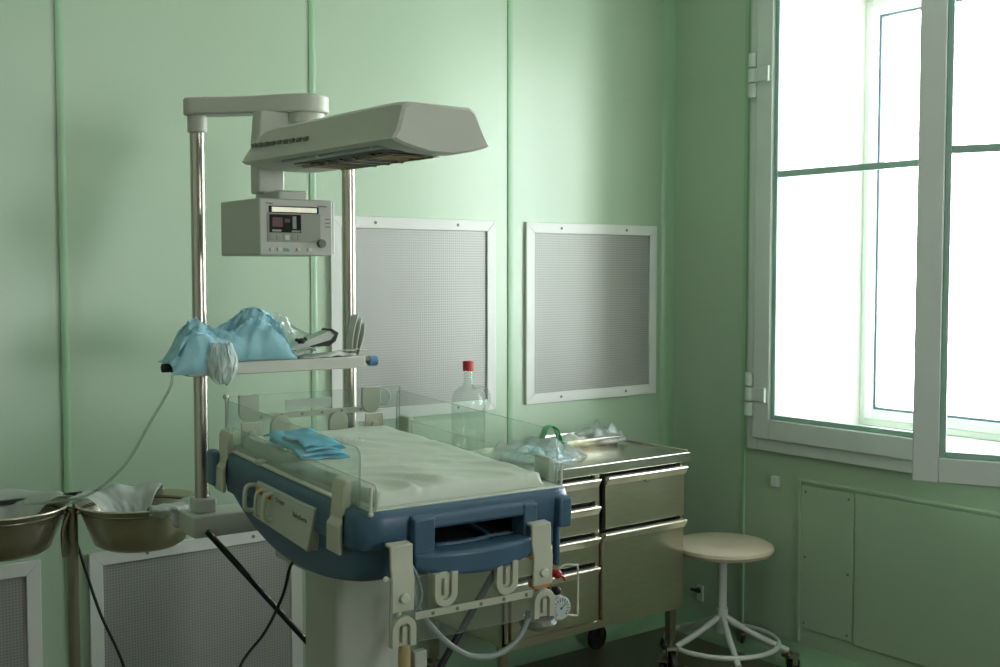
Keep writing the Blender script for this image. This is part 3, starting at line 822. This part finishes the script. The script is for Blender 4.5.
# heater housing
def sec(y, xl, xr, xtl, xtr, zt_, zl, zbm=None):
    b = [(xl, zl), (xl + .012, zl - .006)]
    zbm = zl - .008 if zbm is None else zbm
    w = xr - xl
    b += [(xl + w * .18, zl - (zl - zbm) * .62), (xl + w * .38, zbm), (xl + w * .62, zbm), (xl + w * .82, zl - (zl - zbm) * .62), (xr - .012, zl - .006), (xr, zl)]
    b += [(xr - .012, zl + .02), (xtr + .006, zt_ - .008), (xtr - .008, zt_), (xtl + .008, zt_), (xtl - .006, zt_ - .008), (xl + .012, zl + .02)]
    return [(p[0], y, p[1]) for p in b]
g = G()
g.loft([sec(2.006, 1.270, 1.502, 1.300, 1.462, 1.942, 1.872, 1.85), sec(2.012, 1.262, 1.510, 1.295, 1.466, 1.948, 1.870, 1.846),
        sec(2.045, 1.258, 1.514, 1.294, 1.468, 1.951, 1.870, 1.846), sec(2.085, 1.258, 1.514, 1.294, 1.468, 1.952, 1.870, 1.852), sec(2.090, 1.258, 1.514, 1.294, 1.468, 1.952, 1.870, 1.866),
        sec(2.560, 1.258, 1.514, 1.294, 1.468, 1.953, 1.872, 1.868), sec(2.570, 1.258, 1.514, 1.294, 1.468, 1.953, 1.872, 1.848), sec(2.64, 1.260, 1.512, 1.296, 1.466, 1.952, 1.873, 1.850),
        sec(2.71, 1.262, 1.508, 1.305, 1.456, 1.94, 1.874, 1.856), sec(2.748, 1.275, 1.496, 1.32, 1.44, 1.915, 1.877, 1.868)])
hs = g.done('heater_housing', 'beige', iw, Uinv, sharp=30)
hs['label'] = 'long beige heater housing over the bed'
g = G().bb(1.285, 1.488, 2.10, 2.55, 1.860, 1.867); un = g.done('reflector_frame', 'lampgrey', hs, Uinv, bevel=.002)
g = G().bb(1.31, 1.463, 2.12, 2.53, 1.857, 1.861); g.done('heater_recess', 'knobg', un, Uinv)
for y in (2.19, 2.46):
    g = G().lathe([(.0, 0), (.05, -.002), (.062, -.006), (.066, -.006), (.060, 0)], (0, 0, 0), seg=28)
    g.done('heat_reflector', 'copper', un, Uinv @ Matrix.Translation((1.387, y, 1.857)) @ Matrix.Diagonal((1.05, .8, 1, 1)))
for y in (2.27, 2.33, 2.39):
    G().cyl((1.32, y, 1.853), (1.455, y, 1.853), .0045, seg=12).done('heater_rod', 'reflect', un, Uinv)
G().bb(1.335, 1.44, 2.285, 2.315, 1.852, 1.857).bb(1.335, 1.44, 2.345, 2.375, 1.852, 1.857).done('light_diffuser', 'lampgrey', un, Uinv, bevel=.002)
g = G()
for k in range(15): g.cyl((1.312, 2.13 + k * .028, 1.8525), (1.461, 2.13 + k * .028, 1.8525), .001, seg=6)
g.cyl((1.335, 2.12, 1.851), (1.335, 2.53, 1.851), .002, seg=6).cyl((1.44, 2.12, 1.851), (1.44, 2.53, 1.851), .002, seg=6)
g.done('guard_grid', 'steeld', un, Uinv)
G().ball((1.286, 2.37, 1.864), .007).ball((1.286, 2.13, 1.864), .004).done('sensor_bead', 'btn', hs, Uinv)
g = G()
for k in range(9):
    g.box((1.2735, 2.40 + k * .034, 1.905 + .001 * k), (.008, .022, .010), Matrix.Rotation(R(-22), 3, 'Y'))
g.done('cooling_vent', 'knobg', hs, Uinv, bevel=.002)

# monitor bracket and control unit
g = G()
g.loft([[(1.322, 2.752, 1.80), (1.398, 2.752, 1.80), (1.398, 2.80, 1.80), (1.322, 2.80, 1.80)], [(1.322, 2.752, 1.93), (1.398, 2.752, 1.93), (1.398, 2.80, 1.93), (1.322, 2.80, 1.93)],
        [(1.335, 2.76, 2.016), (1.44, 2.75, 2.016), (1.44, 2.80, 2.016), (1.335, 2.81, 2.016)]])
g.bb(1.335, 1.42, 2.665, 2.80, 1.772, 1.805)
g.done('monitor_bracket', 'beige', iw, Uinv, bevel=.006, seg=3)
x0, x1, y0, y1, z0, z1 = 1.203, 1.398, 2.50, 2.72, 1.637, 1.772
g = G().bb(x0, x1, y0, y1, z0, z1).bb(x1, x1 + .008, y0 + .004, y1, z0 + .003, z1 - .003)
mn = g.done('control_unit', 'beige', iw, Uinv, bevel=.006, seg=3)
mn['label'] = 'beige control unit hanging under the heater arm'
def F(px, py): return (x0 + .008 + (px - 185) / 700 * .184, z1 - (py - 60) / 570 * .135)
def fbox(a, b, name, m, d=.002, bev=.0005, par=None):
    (xa, za), (xb, zb_) = F(*a), F(*b)
    return G().bb(xa, xb, y0 - d, y0 + .002, zb_, za).done(name, m, par or mn, Uinv, bevel=bev)
fbox((225, 205), (765, 495), 'keypad', 'grey', .0015)
fbox((245, 135), (745, 203), 'slot_frame', 'rubber', .003)
fbox((268, 145), (722, 196), 'slot_cover', 'lip', .0045)
fbox((248, 220), (562, 400), 'display', 'screen', .003)
fbox((275, 250), (375, 345), 'red_digits', 'seg', .0034, 0)
fbox((395, 262), (450, 298), 'red_digits', 'seg', .0034, 0)
fbox((475, 235), (513, 362), 'scale_bar', 'segg', .0036, 0)
fbox((272, 370), (362, 392), 'scale_bar', 'segg', .0036, 0)
fbox((466, 376), (552, 396), 'scale_bar', 'segg', .0036, 0)
for px in (250, 315, 395, 470, 525): fbox((px, 422), (px + 48, 474), 'key', 'grey' if px != 395 else 'btn', .003, .001)
for px, m in ((250, 'btn'), (322, 'btn'), (388, 'btnb'), (515, 'btn'), (630, 'btn')): fbox((px, 554), (px + 38, 590), 'push_button', m, .004, .001)
fbox((408, 554), (446, 590), 'push_button', 'btnb', .004, .001)
kx, kz = F(768, 505)
G().cyl((kx, y0 - .010, kz), (kx, y0 + .001, kz), .0105, seg=24).done('rotary_knob', 'knobg', mn, Uinv, bevel=.0015)
for py in (250, 290, 330): fbox((815, py), (865, py + 8), 'tick_mark', 'ink', .0006, 0)
RX = Matrix.Rotation(R(90), 4, 'X')
xa, za = F(218, 118); text('Dräger', .0065, 'lettering', 'ink', mn, Uinv @ Matrix.Translation((xa, y0 - .0004, za)) @ RX)
xa, za = F(738, 132); text('Babytherm', .0058, 'lettering', 'ink', mn, Uinv @ Matrix.Translation((xa, y0 - .0004, za)) @ RX)

# pressure regulator on a rail below the bed
rg = G().cyl((.240, .05, .80), (.240, .05, .935), .014).bb(.205, .25, .045, .12, .93, .945).bb(.212, .262, .036, .064, .862, .878).done('pressure_regulator', 'orange', iw, bevel=.002)
rg['label'] = 'small orange regulator with a round white gauge'
o = G().cyl((.25, .05, .893), (.268, .03, .893), .011, .010).ball((.270, .026, .892), .011).cyl((.278, .02, .888), (.284, .012, .878), .003).done('valve_knob', 'red', rg)
o['label'] = 'red valve knob'
o = G().cyl((.25, .05, .855), (.266, .03, .853), .008).ball((.268, .026, .853), .0105).done('valve_knob', 'rubber', rg)
o['label'] = 'black valve knob'
gc = Vector((.279, .022, .810))
gd = G().cyl(gc, gc + Vector((0, .022, 0)), .028, seg=36).done('gauge', 'dial', rg, bevel=.002)
g = G().cyl(gc - Vector((0, .0008, 0)), gc, .003)
for k in range(14):
    a = R(225 - 270 * k / 13); g.box(gc + Vector((math.cos(a) * .020, -.0006, math.sin(a) * .020)), (.0015, .0012, .007), Matrix.Rotation(PI / 2 - a, 3, 'Y'))
g.box(gc + Vector((.006, -.001, .005)), (.0015, .001, .02), Matrix.Rotation(R(50), 3, 'Y'))
g.done('dial_marks', 'ink', gd)
G().lathe([(0, 0), (.028, .001), (.042, .008), (.045, .016), (.038, .026), (.012, .03), (0, .031)], (.228, .045, .766), seg=32).done('suction_cup', 'knobg', rg)
g = G().tube([(.262, .05, .885), (.280, .04, .895), (.298, .035, .908), (.326, .03, .904), (.334, .03, .894), (.334, .03, .79), (.330, .03, .783), (.300, .03, .790), (.285, .04, .80)], .0024, smooth=3)
g.done('wire_loop', 'btn', rg)
# hose hanging in a loop under the foot panel
g = G().tube([(-.168, -.055, .955), (-.164, -.058, .92), (-.146, -.06, .885), (-.095, -.06, .826), (-.032, -.06, .780), (.035, -.06, .768), (.090, -.06, .788), (.119, -.058, .822), (.128, -.055, .85)], .0068, smooth=6)
hz = g.done('drain_hose', 'hose', iw)
# thin cables
cb = G().tube([(1.022, 3.345, .925), (1.027, 3.42, .88), (1.068, 3.45, .76), (1.122, 3.45, .575), (1.19, 3.45, .40), (1.25, 3.45, .16), (1.4, 3.43, .02), (1.65, 3.4, .006)], .0045, smooth=8).done('power_cable', 'cable')
tag(cb, 'thin black cable curving down from the basin stand post to the floor', 'cable')
cb = G().tube([(-.205, .39, .925), (-.22, .43, .90), (-.22, .48, .815), (-.22, .593, .694), (-.22, .763, .555), (-.20, .85, .40), (-.1, .70, .20)], .004, smooth=8).done('thin_cable', 'cable', iw)

# ------------------------------------------------------------------ things lying on the bed and shelf
def on_bed(o, x, y, z, rz=0):
    m = (Matrix.Translation(UO) @ Matrix.Rotation(UY, 4, 'Z')) @ TT @ Matrix.Translation((x, y, z)) @ Matrix.Rotation(rz, 4, 'Z')
    o.matrix_world = m; return o
def folded(w, d, layers, seed):
    g = G()
    for L in range(layers):
        sc = 1 - .05 * L; ox = .006 * math.sin(seed + L * 2.1); oy = .006 * math.cos(seed * 2 + L); rot = .09 * math.sin(seed * 3 + L * 1.7)
        def fn(u, v, L=L, sc=sc, ox=ox, oy=oy, rot=rot):
            a, b = (u - .5) * w * sc, (v - .5) * d * sc
            a += .012 * noise.noise(Vector((v * 3, L, seed))); b += .012 * noise.noise(Vector((u * 3, L + 4, seed)))
            n = noise.noise(Vector((a * 16, b * 16, seed + L))); ed = min(u, 1 - u, v, 1 - v)
            z = .004 + L * .0075 + .009 * abs(n) * (L + 1) * .5 - .004 * max(0, 1 - ed / .12) ** 2
            return (a * math.cos(rot) - b * math.sin(rot) + ox, a * math.sin(rot) + b * math.cos(rot) + oy, z)
        g.grid(26, 26, fn)
    return g
r = folded(.118, .27, 4, 1.4).done('folded_cloth', 'clothblue', solid=.003)
on_bed(r, -.150, .50, .0435, R(-3)); tag(r, 'bright blue folded disposable cloth lying on the white mattress', 'cloth')

SZ = 1.3605
def on_shelf(o, x, y, z=SZ, rz=0, rot=None):
    o.matrix_world = Matrix.Translation(UO) @ Matrix.Rotation(UY, 4, 'Z') @ Matrix.Translation((x, y, z)) @ (rot or Matrix.Rotation(rz, 4, 'Z')); return o
prof = [(-.375, .0), (-.355, .03), (-.335, .075), (-.315, .104), (-.295, .106), (-.27, .096), (-.245, .082), (-.215, .084), (-.19, .098), (-.165, .120), (-.14, .132), (-.115, .133), (-.09, .126), (-.072, .108), (-.058, .075), (-.045, .03), (-.03, .0)]
def ph(x):
    for (a, b), (c, d) in zip(prof, prof[1:]):
        if a <= x <= c: return b + (d - b) * (x - a) / (c - a)
    return 0
def gown_fn(u, v):
    x = -.375 + .345 * u; c = math.sin(PI * v)
    h = ph(x)
    n = noise.noise(Vector((x * 13 + v * 3.6, v * 2.6, 3.3))); n2 = noise.noise(Vector((x * 34 - v * 6, v * 5, 9.1)))
    fold = (abs(n) * 2.2 - .45) + .5 * abs(n2)
    a = PI * v
    y = .853 - math.cos(a) * (.05 + .016 * n) + .024 * n2 * c + .02 * abs(n) * c
    n3 = abs(noise.noise(Vector((x * 22 + v * 9, v * 3 - x * 6, 21.0))))
    y += .030 * (n3 - .2) * c
    z = h * (math.sin(a) ** .42) * (1 + .16 * fold * (0.4 + c * .3) - .22 * n3) + .006 * n2 * c + .001
    hang = max(0, 1 - v / .14)
    if x < -.22 and hang > 0: z -= hang * .028 * min(1, (-.22 - x) / .08); y -= hang * .012 * min(1, (-.22 - x) / .08)
    return (x + .01 * n2, y, max(z, .001) if not (x < -.22 and hang > 0) else z)
g = G(); g.grid(90, 44, gown_fn)
r = g.done('surgical_gown', 'gown', solid=.002); on_shelf(r, 0, 0); tag(r, 'pale blue disposable gown bundled on the left half of the shelf', 'gown')
def bagfn(u, v):
    a = (u - .5) * 2; b = v
    w = .041 * (math.sqrt(max(0, 1 - (max(0, b - .55) / .47) ** 2)) if b > .55 else .62 + .38 * min(1, b / .4))
    n = noise.noise(Vector((a * 2.5, b * 4, 5.5))); n2 = noise.noise(Vector((a * 9, b * 5, 2.5)))
    return (a * w * (1 + .08 * n) + .003 * n2, -.016 * math.sqrt(max(0, 1 - a * a)) * math.sin(PI * b) + .006 * n + .004 * n2 - .006 * b, -.108 * b + .006 * n)
g = G(); g.grid(24, 30, bagfn)
r = g.done('mob_cap', 'bagw', solid=.001); on_shelf(r, -.248, .788, SZ + .052); tag(r, 'milky disposable cap hanging over the front edge of the shelf', 'cap')
def sheet(w, d, seed, amp=.006, m='paper', name='paper_sheet'):
    g = G(); g.grid(20, 14, lambda u, v: ((u - .5) * w, (v - .5) * d, .001 + amp * abs(noise.noise(Vector((u * 3, v * 2, seed)))) * 2 * (.3 + u * .7)))
    return g.done(name, m, solid=.0012)
r = sheet(.17, .085, 2.2, .012); on_shelf(r, .065, .845, SZ + .0005, R(2)); tag(r, 'curled white paper sheet on the shelf under the black-edged packet', 'paper')
r = sheet(.13, .07, 6.4, .012, 'paperg'); on_shelf(r, -.03, .838, SZ + .018, R(-6)); tag(r, 'greyish paper slip on the shelf between gown and black-edged packet', 'paper')
r = sheet(.07, .05, 8.8, .006); on_shelf(r, .155, .84, SZ + .013, R(10)); tag(r, 'small white paper at the right end of the shelf', 'paper')
# packet: grey-white box lying tilted with a black open end
r = thing('glove_packet', 'tilted pale packet with a black open end on the shelf', 'packet')
T = Matrix.Identity(4)
G().prism([(-.075, 0), (.050, 0), (.062, .012), (.050, .026), (-.075, .014)], 'y', -.028, .028).done('carton', 'paperg', r)
G().prism([(-.02, -.001), (.035, -.014), (.058, -.006), (.072, .014), (.056, .030), (.049, .026), (.060, .012), (.046, .001), (-.02, .002)], 'y', -.030, .030).done('black_flap', 'rubber', r)
on_shelf(r, .035, .845, SZ + .036, rot=Matrix.Rotation(R(-14), 4, 'Y'))
# small dark clip, standing booklet
r = G().lathe([(.0, 0), (.008, 0), (.010, .004), (.010, .010), (.006, .014), (0, .015)], seg=18).ball((.012, 0, .012), .006).ball((-.012, .003, .010), .005).done('rubber_clip', 'rubber')
on_shelf(r, -.012, .815, SZ + .041); tag(r, 'small dark rubber clip beside the blue gown on the shelf', 'clip')
r = thing('booklet', 'white booklets standing upright at the right end of the shelf', 'booklet')
for k in range(3):
    g = G().grid and G()
    g.grid(6, 10, lambda u, v, k=k: (.002 + k * .009 + .02 * v + .006 * math.sin(v * 3) * (k - 1), (u - .5) * .05, v * (.115 - .012 * k)))
    g.done('page', 'paper', r, solid=.002)
on_shelf(r, .158, .866, SZ + .001, R(-6))
# clear plastic film rising behind the gown
g = G()
g.grid(20, 20, lambda u, v: ((u - .5) * .15 + .012 * noise.noise(Vector((u * 4, v * 4, 1))), .018 * noise.noise(Vector((u * 5, v * 3, 4))), v * .125 * (.75 + .25 * math.sin(u * 4 + 1))))
r = g.done('plastic_film', 'bag', solid=.0005); on_shelf(r, -.015, .882, SZ + .001); tag(r, 'clear plastic film standing up on the shelf behind the gown', 'plastic film')

# ------------------------------------------------------------------ light
w = bpy.data.worlds.new('daylight'); bpy.context.scene.world = w; w.use_nodes = True
nt = w.node_tree; bg = nt.nodes['Background']
tc = nt.nodes.new('ShaderNodeTexCoord'); sp = nt.nodes.new('ShaderNodeSeparateXYZ'); nt.links.new(tc.outputs['Generated'], sp.inputs[0])
cr = nt.nodes.new('ShaderNodeValToRGB'); mr = nt.nodes.new('ShaderNodeMapRange')
mr.inputs['From Min'].default_value = -1; mr.inputs['From Max'].default_value = 1
nt.links.new(sp.outputs['Z'], mr.inputs['Value']); nt.links.new(mr.outputs['Result'], cr.inputs['Fac'])
e = cr.color_ramp.elements      # bright snowy ground, pale horizon, duller cloud overhead
e[0].position = .0; e[0].color = (.72, .74, .74, 1); e[1].position = 1; e[1].color = (.22, .24, .27, 1)
for p, c in ((.40, (.95, .98, .98, 1)), (.55, (.95, .98, 1, 1)), (.68, (.45, .48, .51, 1))):
    q = e.new(p); q.color = c
nt.links.new(cr.outputs['Color'], bg.inputs['Color']); bg.inputs['Strength'].default_value = 10.8
for i, (a, b) in enumerate(((WY0, WY1),)):
    L = bpy.data.lights.new('sky_portal', 'AREA'); L.shape = 'RECTANGLE'; L.size = b - a - .06; L.size_y = WZ1 - .93
    L.cycles.is_portal = True
    o = bpy.data.objects.new('sky_portal', L); C.objects.link(o)
    o.location = (4.64, (a + b) / 2, (.905 + WZ1) / 2); o.rotation_euler = (0, R(90), 0)
    o.rotation_euler = Vector((-1, 0, 0)).to_track_quat('-Z', 'Y').to_euler()
    L.size, L.size_y = b - a - .06, WZ1 - .93

L = bpy.data.lights.new('sky_portal', 'AREA'); L.shape = 'RECTANGLE'; L.size = FX1 - FX0; L.size_y = FZ1 - FZ0; L.cycles.is_portal = True
o = bpy.data.objects.new('sky_portal', L); C.objects.link(o); o.location = ((FX0 + FX1) / 2, Y0 - .12, (FZ0 + FZ1) / 2)
o.rotation_euler = Vector((0, 1, 0)).to_track_quat('-Z', 'Y').to_euler()
for x, y in ((1.9, 1.1), (1.9, -.9)):  # weak unseen fill lamps, added under the ceiling to soften contrast
    L = bpy.data.lights.new('ceiling_fill', 'AREA'); L.shape = 'RECTANGLE'; L.size = .6; L.size_y = 1.2; L.energy = 1.0; L.color = (1, .97, .9)
    o = bpy.data.objects.new('ceiling_fill', L); C.objects.link(o); o.location = (x, y, ZC - .02)

# ------------------------------------------------------------------ camera
cam = bpy.data.cameras.new('camera'); co = bpy.data.objects.new('camera', cam); C.objects.link(co)
cam.sensor_width = 36; cam.lens = 1152 * 36 / 1000; cam.clip_start = .05
co.location = (0, 0, 1.6)
th = math.atan(62.5 / 1152)
fw = Vector((.608, .794, 0)).normalized() * math.cos(th) + Vector((0, 0, -math.sin(th)))
co.rotation_euler = fw.to_track_quat('-Z', 'Y').to_euler()
S = bpy.context.scene; S.camera = co
S.view_settings.view_transform = 'Standard'; S.view_settings.look = 'None'; S.view_settings.gamma = 1; S.view_settings.exposure = 1.2
S.view_settings.use_curve_mapping = False
S.cycles.max_bounces = 14; S.cycles.diffuse_bounces = 8; S.cycles.glossy_bounces = 5; S.cycles.transparent_max_bounces = 24
S.cycles.sample_clamp_indirect = 6; S.cycles.caustics_reflective = False; S.cycles.caustics_refractive = False
